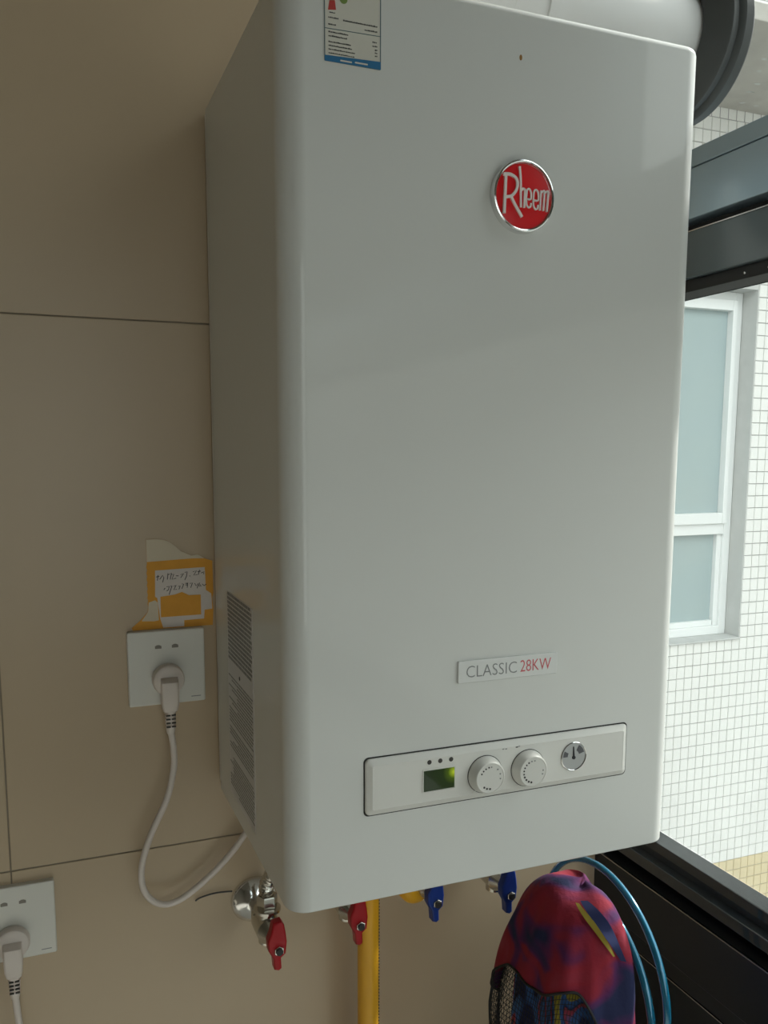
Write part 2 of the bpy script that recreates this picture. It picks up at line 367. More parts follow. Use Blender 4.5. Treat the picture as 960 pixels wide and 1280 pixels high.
prof('edge_highlight', 'highlight_rivet', 0.5455, 0.5485, -0.1805, -0.1790, 0)  # this strip and the next two stand in for chamfer highlights
prof('edge_highlight', 'highlight_rivet', 0.5515, 0.5545, -0.2622, -0.2608, 0)
prof('edge_highlight', 'highlight_rivet', 0.5515, 0.5545, -0.2884, -0.2870, 0)
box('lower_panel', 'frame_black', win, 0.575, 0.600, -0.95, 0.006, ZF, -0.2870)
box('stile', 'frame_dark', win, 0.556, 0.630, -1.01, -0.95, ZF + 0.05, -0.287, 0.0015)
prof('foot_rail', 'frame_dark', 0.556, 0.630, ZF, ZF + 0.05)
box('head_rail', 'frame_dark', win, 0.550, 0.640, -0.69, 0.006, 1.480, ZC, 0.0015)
bm = bmesh.new(); add_box(bm, 0.550, 0.640, YW, -0.74, 0.7510, ZC); add_box(bm, 0.550, 0.640, Y0, YW - 0.0005, ZF, ZC); structure(finish(bm, 'wall_right', 'paint'))  # unseen wall past the panes, shaped to cut the window light
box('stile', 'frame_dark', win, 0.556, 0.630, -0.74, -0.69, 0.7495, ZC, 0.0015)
box('stile', 'frame_dark', win, 0.556, 0.602, -0.026, 0.006, -0.126, 0.586, 0.001)
for y in (YW + 0.03,):
    box('stile', 'frame_dark', win, 0.556, 0.630, y - 0.03, y + 0.03, -0.126, 0.586, 0.0015)
for a, b in ((YW + 0.06, -0.026),):
    box('pane', 'window_glass', win, 0.596, 0.600, a, b, -0.1262, 0.586)
box('pane', 'window_glass', win, 0.566, 0.570, -0.69, 0.006, 0.7495, 1.48)
for a, b in ((YW + 0.001, -1.01),): box('pane', 'window_glass', win, 0.596, 0.600, a, b, ZF + 0.05, -0.287)
for y in (-0.213, -0.247):
    lathe('rivet', 'highlight_rivet', win, [(0, 0.0016), (0.0005, 0.0014), (0.0008, 0)], (0.5600, y, 0.592), (-1, 0, 0), 10)

# ------------------------------------------------------------------ the neighbouring facade
YE = 2.0
structure(box('ground', 'asphalt', None, -20, 14, -45, 14, -9.1, -9.0))
structure(box('wall_opposite_added', 'facade_grey', None, 8.0, 9.0, -40, 13, -9.0, 3.2))  # unseen building added to dim the window light and its reflection
OX0, OX1, OZ0, OZ1 = 1.70, 2.80, -0.4635, 1.1199
TW, TH = 0.0444, 0.0546
bm = bmesh.new()
for a in ((0.9, OX0, -9.0, 6.0), (OX1, 7.0, -9.0, 6.0), (OX0, OX1, -9.0, OZ0), (OX0, OX1, OZ1, 6.0)):
    add_box(bm, a[0], a[1], YE + 0.0006, YE + 0.30, a[2], a[3])
for v in bm.verts: v.co -= Vector((OX1, YE, OZ0))
bmesh.ops.recalc_face_normals(bm, faces=bm.faces)
me = bpy.data.meshes.new('wall_outside'); bm.to_mesh(me); bm.free(); me.materials.append(MAT['mosaic_far'])
wall_out = structure(place('wall_outside', me, (OX1, YE, OZ0)), 'outside wall of small white mosaic tiles with a beige band')
g = 0.0013
def tile_geo(bm, x, z, dy=0.0):
    a, b, c, d = x + g, x + TW - g, z + g, z + TH - g; s = 0.0014; yb, yf = YE + 0.0004, YE - 0.0035 + dy
    A = [bm.verts.new((p[0], yb, p[1])) for p in ((a, c), (b, c), (b, d), (a, d))]
    B = [bm.verts.new((p[0], yf, p[1])) for p in ((a + s, c + s), (b - s, c + s), (b - s, d - s), (a + s, d - s))]
    for i in range(4): bm.faces.new((A[i], A[(i + 1) % 4], B[(i + 1) % 4], B[i]))
    bm.faces.new(B)
cells = []
for i in range(-20, 24):
    for j in range(-44, 62):
        x, z = OX1 + i * TW, OZ0 + j * TH
        if x + TW / 2 > OX0 and x + TW / 2 < OX1 and j >= 0 and z < OZ1 - 0.001: continue
        if 1.79 < z + TH and z < 1.87 + 0.03: continue
        cells.append((i, j, x, z))
near = sorted([c for c in cells if 2.46 < c[2] < 3.06 and -1.80 < c[3] < 0.45], key=lambda c: abs(c[2] - 2.77) * 1.4 + abs(c[3] + 0.85) * 0.55)[:298]
nearset = {(c[0], c[1]) for c in near}
protos = {}
for m in ('mosaic_white', 'mosaic_beige'):
    bm = bmesh.new(); tile_geo(bm, -TW / 2, -TH / 2)
    for v in bm.verts: v.co.y -= YE
    bmesh.ops.recalc_face_normals(bm, faces=bm.faces)
    me = bpy.data.meshes.new('mosaic_tile'); bm.to_mesh(me); bm.free(); me.materials.append(MAT[m]); protos[m] = me
for i, j, x, z in near:
    o = place('mosaic_tile', protos['mosaic_beige' if j < -20 else 'mosaic_white'], (x + TW / 2, YE + random.uniform(-0.0008, 0.0006), z + TH / 2), wall_out)
for m in ('mosaic_white', 'mosaic_beige'):
    bm = bmesh.new()
    for i, j, x, z in cells:
        if (i, j) in nearset or (j < -20) != (m == 'mosaic_beige'): continue
        tile_geo(bm, x, z, random.uniform(-0.0008, 0.0006))
    o = finish(bm, 'mosaic_tiles', m, wall_out); o['kind'] = 'stuff'
# window in that facade
w2 = struct_root('window_2', (2.25, YE + 0.1, OZ0), 'white framed frosted window in the mosaic wall outside')
yw = YE + 0.085
box('reveal', 'render_grey', w2, OX1 - 0.004, OX1 + 0.0002, YE + 0.0, yw + 0.12, OZ0, OZ1)
box('sill', 'render_grey', w2, OX0, OX1 - 0.004, YE - 0.012, yw + 0.12, OZ0 - 0.004, OZ0 + 0.004, 0.002)
box('lintel', 'render_grey', w2, OX0, OX1 - 0.004, YE + 0.001, yw + 0.12, 1.097, OZ1)
RX = OX1 - 0.005
box('frame_stile', 'upvc', w2, RX - 0.040, RX, yw, yw + 0.06, OZ0 + 0.004, 1.097, 0.003)
box('frame_stile', 'upvc', w2, OX0 + 0.02, OX0 + 0.06, yw, yw + 0.06, OZ0 + 0.004, 1.097, 0.003)
box('frame_head', 'upvc', w2, OX0 + 0.06, RX - 0.04, yw, yw + 0.06, 1.052, 1.097, 0.003)
box('frame_foot', 'upvc', w2, OX0 + 0.06, RX - 0.04, yw, yw + 0.06, OZ0 + 0.004, OZ0 + 0.044, 0.003)
box('transom', 'upvc', w2, OX0 + 0.06, RX - 0.04, yw, yw + 0.06, 0.012, 0.068, 0.003)
box('sash_stile', 'upvc', w2, RX - 0.062, RX - 0.038, yw - 0.012, yw + 0.05, 0.062, 1.062, 0.003)
box('sash_head', 'upvc', w2, OX0 + 0.06, RX - 0.062, yw - 0.012, yw + 0.05, 1.015, 1.062, 0.003)
box('sash_foot', 'upvc', w2, OX0 + 0.06, RX - 0.062, yw - 0.012, yw + 0.05, 0.062, 0.112, 0.003)
box('sash_stile', 'upvc', w2, RX - 0.066, RX - 0.040, yw + 0.012, yw + 0.05, OZ0 + 0.044, 0.012, 0.003)
box('sash_foot', 'upvc', w2, OX0 + 0.06, RX - 0.07, yw + 0.012, yw + 0.05, OZ0 + 0.044, OZ0 + 0.070, 0.003)
box('pane', 'frosted_glass', w2, OX0 + 0.06, RX - 0.062, yw + 0.022, yw + 0.03, 0.112, 1.015)
box('pane', 'frosted_glass', w2, OX0 + 0.06, RX - 0.070, yw + 0.030, yw + 0.038, OZ0 + 0.070, 0.012)
# concrete ledge above that window
led = box('ledge', 'concrete', None, 1.2, 6.0, 1.385, YE + 0.0005, 1.8166, 1.875, 0.004)
structure(led, 'stained concrete ledge sticking out above the outside window'); led.name = 'trim_2'; WL['trim_2'] = WL['ledge']
bm = bmesh.new()
for k in range(40):
    x, y, r = random.uniform(2.0, 3.6), random.uniform(1.45, 1.95), random.uniform(0.003, 0.010)
    P = [(x + r * random.uniform(0.6, 1.5) * 1.6 * math.cos(t), y + r * random.uniform(0.6, 1.3) * math.sin(t)) for t in [2 * math.pi * q / 8 for q in range(8)]]
    add_plate(bm, P, 0.0, 0.0006, lambda u, v, w: (u, v, 1.8164 - w))
finish(bm, 'stain', 'render_grey', led)['kind'] = 'stuff'

# ------------------------------------------------------------------ the boiler
W, H = 0.4001, 0.7592
boiler = thing('wall_boiler', 'large white enamelled gas boiler hung on the taupe tiled wall', 'boiler', (W / 2, -D / 2, 0.0))
def body(name, m, y_front, y_back, side_in, rc, z0, z1, rt, rb):
    bm = bmesh.new()
    def loop(d, z):
        r = max(rc - d, 0.0006); x0, x1 = side_in + d, W - side_in - d; yf, yb = y_front + d, y_back; P = [(x0, yb)]
        for k in range(9):
            t = math.pi / 2 * k / 8; P.append((x0 + r - r * math.cos(t), yf + r - r * math.sin(t)))
        for k in range(9):
            t = math.pi / 2 * k / 8; P.append((x1 - r + r * math.sin(t), yf + r - r * math.cos(t)))
        P.append((x1, yb)); return [bm.verts.new((x, y, z)) for x, y in P]
    L = []
    for k in range(4): t = math.pi / 2 * k / 3; L.append(loop(rb * (1 - math.sin(t)), z0 + rb * (1 - math.cos(t))))
    for k in range(5): t = math.pi / 2 * k / 4; L.append(loop(rt * (1 - math.cos(t)), z1 - rt * (1 - math.sin(t))))
    n = len(L[0])
    for A, B in zip(L[:-1], L[1:]):
        for i in range(n): bm.faces.new((A[i], A[(i + 1) % n], B[(i + 1) % n], B[i]))
    bm.faces.new(L[0][::-1]); bm.faces.new(L[-1])
    return finish(bm, name, m, boiler, 0.8, wn=True)
casing = body('casing', 'enamel', -D, -0.0185, 0.0, 0.020, 0.0, H, 0.007, 0.0018)
body('back_frame', 'enamel_back', -0.0188, -0.0010, 0.0022, 0.0008, 0.004, H - 0.004, 0.001, 0.001)
# round badge
BU, BV = 0.2103, 0.6087
badge = lathe('badge_ring', 'chrome', boiler, [(-0.001, 0.0300), (0.0040, 0.0298), (0.0058, 0.0290), (0.0062, 0.0280), (0.0056, 0.0270), (0.0040, 0.0266), (0.0040, 0)], (BU, -D, BV), (0, -1, 0), 64)
lathe('badge_face', 'badge_red', badge, [(0.0036, 0.0268), (0.0044, 0.0262), (0.0051, 0.018), (0.0054, 0.009), (0.0055, 0)], (BU, -D, BV), (0, -1, 0), 64)
LET = [
 ([[(0.1919, 0.6236), (0.1916, 0.6126), (0.191, 0.5935)], [(0.1903, 0.6241), (0.1962, 0.6244), (0.2016, 0.6218), (0.203, 0.6168), (0.2014, 0.6115), (0.1975, 0.6074), (0.1927, 0.6061)], [(0.1967, 0.6073), (0.2012, 0.6004), (0.2077, 0.5918)]], 0.0024),
 ([[(0.2049, 0.6313), (0.206, 0.6215), (0.2067, 0.5995)], [(0.2067, 0.6124), (0.2082, 0.6141), (0.21, 0.6137), (0.2104, 0.6117), (0.2099, 0.5994)]], 0.0018),
 ([[(0.2122, 0.6063), (0.2162, 0.6067), (0.2162, 0.6123), (0.2142, 0.6147), (0.2123, 0.6126), (0.2121, 0.603), (0.2139, 0.5998), (0.216, 0.6004), (0.2166, 0.6031)]], 0.0014),
 ([[(0.219, 0.6061), (0.2234, 0.6064), (0.2233, 0.6123), (0.2211, 0.6147), (0.2191, 0.6122), (0.2189, 0.6026), (0.2208, 0.599), (0.2229, 0.5996), (0.2236, 0.6023)]], 0.0014),
 ([[(0.2261, 0.6143), (0.2255, 0.5988)], [(0.226, 0.6126), (0.2282, 0.6143), (0.2294, 0.613), (0.2288, 0.5987)], [(0.2293, 0.6126), (0.2316, 0.6143), (0.2331, 0.613), (0.2323, 0.5983)]], 0.0015)]
for strokes, wid in LET:
    bm = bmesh.new()
    for si, s in enumerate(strokes):
        q = [tuple(p) for p in spline([Vector((a, b)) for a, b in s], 5)] if len(s) > 2 else s
        stroke_poly(bm, q, wid, 0.0030, 0.0064 + 0.0001 * si, FRONT)
    finish(bm, 'badge_letter', 'silver_letter', badge)
# name plaque
plq = plate('name_plaque', 'plaque', boiler, rrect(0.1560, 0.2590, 0.1895, 0.2098, 0.0015), -0.001, 0.0022, FRONT, 0.0008)
text_part('lettering', 'print_grey', plq, 'CLASSIC', 0.1642, 0.1945, 0.0106, 0.0515, FRONT, 0.0022, 0.0002, -0.012)
text_part('lettering', 'print_red', plq, '28KW', 0.2195, 0.1948, 0.0108, 0.0325, FRONT, 0.0022, 0.0002, -0.010)
# control panel
PU0, PU1, PV0, PV1 = 0.0682, 0.3415, 0.0803, 0.1312
plate('panel_seam', 'seam_dark', boiler, rrect(PU0 - 0.0012, PU1 + 0.0012, PV0 - 0.0012, PV1 + 0.0012, 0.0045), -0.002, 0.0003, FRONT)
bm = bmesh.new(); P0 = rrect(PU0, PU1, PV0, PV1, 0.0045)
pin = lambda d, r: rrect(PU0 + d, PU1 - d, PV0 + d, PV1 - d, r)
rings = [(P0, -0.001), (P0, 0.0012), (pin(0.0008, 0.004), 0.0022), (pin(0.0050, 0.002), 0.0046), (pin(0.0058, 0.0015), 0.0049), (pin(0.0066, 0.001), 0.0046)]
L = [[bm.verts.new(FRONT(u, v, w)) for u, v in Q] for Q, w in rings]; n = len(P0)
for A, B in zip(L[:-1], L[1:]):
    for i in range(n): bm.faces.new((A[i], A[(i + 1) % n], B[(i + 1) % n], B[i]))
bm.faces.new(L[-1]); bm.faces.new(L[0][::-1])
panel = finish(bm, 'control_panel', 'panel_plastic', boiler, 0.35, wn=True)
PW_ = 0.0046
plate('display', 'lcd', panel, [(0.1218, 0.0955), (0.1523, 0.0958), (0.1523, 0.1149), (0.1218, 0.1147)], PW_ - 0.001, PW_ + 0.0003, FRONT)
bm = bmesh.new(); add_ring(bm, rrect(0.1210, 0.1531, 0.0947, 0.1157, 0.001), rrect(0.1218, 0.1523, 0.0955, 0.1149, 0.0003), PW_ - 0.001, PW_ + 0.0009, FRONT)
finish(bm, 'display_frame', 'panel_plastic', panel)
for u in (0.1276, 0.1382, 0.1489):
    lathe('indicator_lamp', 'slot_dark', panel, [(-0.001, 0.0021), (0.0002, 0.0021), (0.0003, 0.0017), (0.0001, 0)], (u, -D - PW_, 0.1221), (0, -1, 0), 18)
def knob(u, v, dots):
    y = -D - PW_
    k = lathe('control_knob', 'knob_plastic', panel, [(-0.001, 0.0172), (0.0012, 0.0172), (0.0018, 0.0166), (0.0100, 0.0148), (0.0108, 0.0142), (0.0110, 0.0134), (0.0106, 0.0130), (0.0106, 0)], (u, y, v), (0, -1, 0), 48, 0.5)
    lathe('knob_base', 'seam_dark', k, [(-0.0005, 0.0178), (0.0003, 0.0178), (0.0003, 0.016)], (u, y, v), (0, -1, 0), 48)
    for a, r, m in dots:
        t = math.radians(a); lathe('dot', m, k, [(0.0100, r), (0.0109, r), (0.0109, 0)], (u + 0.0102 * math.cos(t), y, v + 0.0102 * math.sin(t)), (0, -1, 0), 10)
knob(0.1834, 0.1034, [(a, 0.0008, 'print_dark') for a in (100, 118, 135, 152)] + [(a, 0.0010, 'print_dark') for a in (232, 250, 268)] + [(a, 0.0007, 'print_grey') for a in (85, 45, 15, -10)])
knob(0.2282, 0.1032, [(a, 0.0008, 'print_dark') for a in (120, 137, 154, 171, 188)] + [(a, 0.0010, 'print_dark') for a in (205, 223, 241, 258)] + [(a, 0.0007, 'print_grey') for a in (102, 84, 0, -20)])
gy = -D - PW_
gau = lathe('pressure_gauge', 'chrome', panel, [(-0.001, 0.0142), (0.0008, 0.0142), (0.0012, 0.0136), (0.0008, 0.0131), (0.0002, 0.0130), (0.0002, 0)], (0.2786, gy, 0.1076), (0, -1, 0), 48)
lathe('dial', 'gauge_face', gau, [(0.0001, 0.0129), (0.0004, 0.0129), (0.0004, 0)], (0.2786, gy, 0.1076), (0, -1, 0), 48)
def sector(a0, a1, r0, r1):
    A = [math.radians(a0 + (a1 - a0) * k / 8) for k in range(9)]
    return [(0.2786 + r1 * math.cos(t), 0.1076 + r1 * math.sin(t)) for t in A] + [(0.2786 + r0 * math.cos(t), 0.1076 + r0 * math.sin(t)) for t in A[::-1]]
plate('dial_sector', 'gauge_dark', gau, sector(15, 62, 0.0060, 0.0118), PW_ + 0.0002, PW_ + 0.0006, FRONT)
plate('dial_sector', 'gauge_dark', gau, sector(150, 180, 0.0068, 0.0118), PW_ + 0.0002, PW_ + 0.0006, FRONT)
plate('needle', 'ink', gau, [(0.2776, 0.1068), (0.2796, 0.1066), (0.2784, 0.1172), (0.2775, 0.1172)], PW_ + 0.0002, PW_ + 0.0010, FRONT)
lathe('needle_hub', 'ink', gau, [(0.0002, 0.0019), (0.0012, 0.0017), (0.0012, 0)], (0.2786, gy, 0.1064), (0, -1, 0), 16)
for pts in ([(0.1745, 0.0893), (0.1705, 0.0872)], [(0.2380, 0.0895), (0.2440, 0.0872), (0.2500, 0.0868)]):
    bm = bmesh.new(); stroke_poly(bm, pts, 0.0007, PW_ - 0.0005, PW_ + 0.0004, FRONT); finish(bm, 'moulded_line', 'panel_plastic', panel)
for u, v in ((0.2010, 0.1240), (0.2040, 0.1238)): plate('printed_mark', 'print_grey', panel, rrect(u, u + 0.0020, v, v + 0.0010, 0.0003), PW_ - 0.0003, PW_ + 0.0002, FRONT)
for u, v in ((0.2150, 0.1240), (0.2172, 0.1246)): plate('printed_mark', 'print_dark', panel, rrect(u, u + 0.0026, v, v + 0.0012, 0.0004), PW_ - 0.0003, PW_ + 0.0002, FRONT)
# energy label on the front
lab = plate('energy_label', 'label_paper', boiler, rrect(0.0352, 0.0816, 0.6904, 0.7560, 0.0012), -0.0003, 0.0003, FRONT)
bm = bmesh.new(); add_ring(bm, rrect(0.0352, 0.0816, 0.6904, 0.7560, 0.0010), rrect(0.0359, 0.0808, 0.6912, 0.7553, 0.0006), 0.0002, 0.00045, FRONT)
add_plate(bm, [(0.0356, 0.7136), (0.0812, 0.7147), (0.0812, 0.7152), (0.0356, 0.7141)], 0.0002, 0.00045, FRONT)
finish(bm, 'label_border', 'label_border', lab)
plate('label_band', 'label_blue', lab, [(0.0354, 0.6905), (0.0814, 0.6907), (0.0814, 0.6965), (0.0354, 0.6946)], 0.0002, 0.0005, FRONT)
plate('label_band_text', 'label_paper', lab, rrect(0.048, 0.0575, 0.6918, 0.6929, 0.0003), 0.0004, 0.00065, FRONT)
plate('label_band_text', 'label_paper', lab, rrect(0.0600, 0.0705, 0.6922, 0.6933, 0.0003), 0.0004, 0.00065, FRONT)
plate('label_arrow', 'label_red', lab, [(0.0383, 0.7270), (0.0447, 0.7280), (0.0438, 0.7345), (0.0394, 0.7338)], 0.0002, 0.0005, FRONT)
plate('label_arrow', 'label_green', lab, [(0.0396, 0.7339), (0.0436, 0.7346), (0.0430, 0.7400), (0.0400, 0.7396)], 0.0002, 0.0005, FRONT)
plate('label_figure', 'label_green', lab, circle(0.0508, 0.7365, 0.0032, 20), 0.0002, 0.0005, FRONT)
bm = bmesh.new()
def dashes(u0, u1, v, h, dv, fill=0.72):
    u = u0
    while u < u1 - 0.0003:
        L_ = random.uniform(0.0006, 0.0014); t = (u - u0); hh = h * random.uniform(0.7, 1.1)
        add_plate(bm, [(u, v + t * dv), (min(u + L_, u1), v + t * dv), (min(u + L_, u1), v + t * dv + hh), (u, v + t * dv + hh)], 0.0002, 0.00045, FRONT)
        u += L_ + random.uniform(0.0001, 0.0004)
for u0, u1, v, h in ((0.0395, 0.0440, 0.7252, 0.0007), (0.0384, 0.0470, 0.7215, 0.0009), (0.0505, 0.0785, 0.7210, 0.0010), (0.0384, 0.0450, 0.7166, 0.0009), (0.0680, 0.0785, 0.7172, 0.0010),
                     (0.0386, 0.0545, 0.7112, 0.0010), (0.0386, 0.0535, 0.7083, 0.0010), (0.0745, 0.0785, 0.7095, 0.0010), (0.0745, 0.0785, 0.7066, 0.0010),
                     (0.0386, 0.0570, 0.7042, 0.0009), (0.0386, 0.0575, 0.7015, 0.0009), (0.0386, 0.0600, 0.6989, 0.0008), (0.0386, 0.0595, 0.6962, 0.0008),
                     (0.0766, 0.0785, 0.7040, 0.0010), (0.0766, 0.0785, 0.7018, 0.0010), (0.0766, 0.0785, 0.6996, 0.0010)):
    dashes(u0, u1, v, h, 0.0)
o = finish(bm, 'small_print', 'print_dark', lab); o['kind'] = 'stuff'
plate('rust_spot', 'rust', boiler, circle(0.2071, 0.7198, 0.0023, 14, 0.0013), -0.0005, 0.0002, FRONT)
# printed instruction label on the left flank
slab = plate('instruction_label', 'side_label', boiler, rrect(-0.1955, -0.0770, 0.0210, 0.2465, 0.001), -0.0003, 0.0003, SIDE)
bm = bmesh.new(); z = 0.2425; row = 0
while z > 0.026:
    top = z > 0.172
    if not (0.158 < z < 0.172 or 0.098 < z < 0.104 or 0.066 < z < 0.072):
        y = -0.192 + (0.0 if row % 3 else 0.004); end = -0.081 - (0 if top else random.choice((0, 0, 0.015, 0.04)))
        while y < end:
            L_ = random.uniform(0.003, 0.010)
            h = 0.0030 if top else 0.0015
            add_plate(bm, [(y, z), (min(y + L_, end), z), (min(y + L_, end), z + h), (y, z + h)], 0.0002, 0.00045, SIDE); y += L_ + random.uniform(0.0006, 0.0018)
    z -= 0.0046 if top else 0.0036; row += 1
o = finish(bm, 'small_print', 'print_grey', slab); o['kind'] = 'stuff'
plate('printed_mark', 'print_dark', slab, circle(-0.135, 0.163, 0.0022, 12), 0.0002, 0.0006, SIDE)

# ------------------------------------------------------------------ flue through the window
FY, FZ = -0.118, 0.865
flue = thing('flue_pipe', 'white round flue pipe above the boiler ending in a dark rubber collar', 'pipe', (0.22, FY, H))
tube('elbow', 'flue_white', flue, [(0.20, FY, H - 0.001), (0.20, FY, H + 0.020)] + [(0.268 - 0.068 * math.cos(math.pi / 2 * k / 10), FY, FZ - 0.068 + 0.068 * math.sin(math.pi / 2 * k / 10)) for k in range(11)] + [(0.29, FY, FZ)], 0.0498, 40)
lathe('joint_ring', 'flue_white', flue, [(0, 0.0500), (0.001, 0.0525), (0.012, 0.0525), (0.013, 0.0500)], (0.328, FY, FZ), (1, 0, 0), 48)
lathe('straight_pipe', 'flue_white', flue, [(0, 0.0500), (0.290, 0.0500)], (0.290, FY, FZ), (1, 0, 0), 64)
lathe('collar', 'collar_rubber', flue, [(0.0, 0.0501), (-0.003, 0.0530), (-0.0015, 0.058), (0.010, 0.0815), (0.012, 0.0832), (0.015, 0.0832), (0.0175, 0.0795), (0.0225, 0.0795), (0.025, 0.0835), (0.028, 0.0852), (0.038, 0.0852), (0.040, 0.0840), (0.040, 0.0501)], (0.525, FY, FZ), (1, 0, 0), 72, 0.5)

# ------------------------------------------------------------------ sockets, plugs, cables
def socket(cx, cz, label):
    t = thing('wall_socket', label, 'socket', (cx, -0.0002, cz - 0.043), 'white wall sockets')
    plate('cover_plate', 'socket_plastic', t, rrect(cx - 0.043, cx + 0.043, cz - 0.0432, cz + 0.0432, 0.0022), 0.0002, 0.0080, WALL, 0.0018)
    for s in (-1, 1):
        bm = bmesh.new(); c, d = cx + s * 0.0094 + 0.0002, cz + 0.0246
        Q = [(c - 0.0036, d - 0.0022), (c + 0.0036, d - 0.0022 + 0.0), (c + 0.0036, d + 0.0008), (c + 0.0012, d + 0.0020), (c - 0.0012, d + 0.0020), (c - 0.0036, d + 0.0008)]
        add_plate(bm, Q, 0.0072, 0.0083, WALL); finish(bm, 'pin_slot', 'pin_slot', t)
    plate('embossed_mark', 'print_grey', t, rrect(cx + 0.0265, cx + 0.0375, cz - 0.0372, cz - 0.0362, 0.0004), 0.0075, 0.0081, WALL)
    return t
def plug(cx, cz, label, path):
    t = thing('mains_plug', label, 'plug', (cx, -0.0082, cz), 'plugs in the wall sockets')
    lathe('plug_body', 'plug_plastic', t, [(0, 0.0168), (0.003, 0.0180), (0.009, 0.0180), (0.0125, 0.0168), (0.0140, 0.0145), (0.0140, 0)], (cx, -0.0081, cz), (0, -1, 0), 40)
    bm = bmesh.new(); secs = [(0.004, 0.0098, 0.012, 0.0150), (0.0, 0.0098, 0.012, 0.0235), (-0.012, 0.0098, 0.012, 0.0245), (-0.026, 0.0094, 0.011, 0.0235), (-0.034, 0.0078, 0.011, 0.0205)]
    R = []
    for dz, hw, w0, w1 in secs:
        R.append([bm.verts.new((cx + a, -b - 0.008, cz + dz)) for a, b in rrect(-hw, hw, w0 - 0.008, w1, 0.003, 4)])
    for A, B in zip(R[:-1], R[1:]):
        for i in range(len(A)): bm.faces.new((A[i], A[(i + 1) % len(A)], B[(i + 1) % len(A)], B[i]))
    bm.faces.new(R[0]); bm.faces.new(R[-1][::-1]); nk = finish(bm, 'plug_neck', 'plug_plastic', t, 0.7)
    prof_ = [(0.0, 0.0066)]
    for k in range(4): d = 0.004 + k * 0.0044; prof_ += [(d, 0.0064 - k * 0.0003), (d + 0.0002, 0.0050), (d + 0.0018, 0.0050), (d + 0.0020, 0.0063 - k * 0.0003)]
    prof_ += [(0.0245, 0.0050), (0.028, 0.0040)]
    lathe('strain_relief', 'plug_plastic', t, prof_, (cx, -0.0225, cz - 0.033), (0, 0, -1), 20, 0.4)
    for k in range(4):
        for s in (-1, 1): box('relief_slot', 'slot_dark', t, cx + s * 0.0030 - 0.0023, cx + s * 0.0030 + 0.0023, -0.0292, -0.0270, cz - 0.0390 - k * 0.0044, cz - 0.0378 - k * 0.0044)
    tube('cable', 'plug_plastic', t, spline([(cx, -0.0225, cz - 0.058)] + path, 8), 0.0037, 14)
    return t
socket(-0.0563, 0.1495, 'white square wall socket under the torn orange note')
socket(-0.2307, -0.1258, 'white square wall socket at the lower left corner of the picture')
plug(-0.0562, 0.1370, 'white plug with looping cable in the socket beside the boiler',
     [(-0.0538, -0.022, 0.058), (-0.054, -0.021, 0.0339), (-0.0632, -0.02, -0.0031), (-0.0824, -0.02, -0.0433), (-0.0934, -0.02, -0.0801), (-0.0908, -0.02, -0.1099), (-0.0742, -0.02, -0.128), (-0.0503, -0.02, -0.1269), (-0.016, -0.02, -0.1046), (0.0112, -0.02, -0.0795), (0.030, -0.021, -0.056), (0.055, -0.03, -0.025), (0.070, -0.045, 0.003)])
plug(-0.2330, -0.1440, 'white plug with straight hanging cable at the lower left corner',
     [(-0.2318, -0.022, -0.222), (-0.2290, -0.022, -0.255), (-0.226, -0.022, -0.31), (-0.226, -0.022, -0.60), (-0.226, -0.022, -1.345)])

# ------------------------------------------------------------------ torn note stuck above the socket
note = thing('torn_note', 'torn orange and white paper note with handwriting above the socket', 'note', (-0.045, 0.0, 0.19))
NP = [(-0.0743, 0.296), (-0.0643, 0.2963), (-0.0566, 0.2954), (-0.049, 0.2927), (-0.0426, 0.2875), (-0.0363, 0.2813), (-0.0311, 0.279), (-0.0246, 0.2757), (-0.0179, 0.2771), (-0.014, 0.2749), (-0.0101, 0.2721), (-0.0007, 0.2689), (-0.0003, 0.2307), (-0.002, 0.2253), (-0.0007, 0.2128), (-0.0019, 0.1935), (-0.0334, 0.1935), (-0.0676, 0.1935), (-0.092, 0.1935), (-0.0931, 0.1963), (-0.0839, 0.2037), (-0.0746, 0.2138)]
k = 0
for zz in [0.2158 + 0.0035 * q for q in range(16)]: NP.append((-0.0749 + (0.0008 if k % 2 else 0.0), zz)); k += 1
plate('backing', 'paper_orange', note, NP, 0.0002, 0.0012, WALL)
def patch(name, m, P, lift=0.0014): return plate(name, m, note, P, 0.0010, lift, WALL)
patch('torn_strip', 'paper_cream', [(-0.0743, 0.296), (-0.0643, 0.2963), (-0.0566, 0.2954), (-0.049, 0.2927), (-0.0426, 0.2875), (-0.0363, 0.2813), (-0.0311, 0.279), (-0.0246, 0.2757), (-0.0179, 0.2771), (-0.014, 0.2749), (-0.0101, 0.2721), (-0.0230, 0.2726), (-0.0365, 0.2722), (-0.0741, 0.2707)])
patch('white_patch', 'paper_white', [(-0.0654, 0.2606), (-0.0096, 0.2619), (-0.0089, 0.2353), (-0.003, 0.2308), (-0.002, 0.2129), (-0.0109, 0.2121), (-0.0118, 0.2019), (-0.0345, 0.2015), (-0.0347, 0.1945), (-0.0584, 0.1945), (-0.0613, 0.2047), (-0.0640, 0.2291), (-0.0663, 0.2307)])
patch('orange_patch', 'paper_orange', [(-0.0605, 0.2303), (-0.0442, 0.232), (-0.0363, 0.2345), (-0.0284, 0.2303), (-0.0151, 0.2302), (-0.015, 0.2069), (-0.0606, 0.2067)], 0.0018)
patch('pale_patch', 'paper_cream', [(-0.0736, 0.2244), (-0.0665, 0.2266), (-0.0635, 0.2237), (-0.0630, 0.2034), (-0.0685, 0.2026), (-0.0820, 0.2036), (-0.0746, 0.2138)])
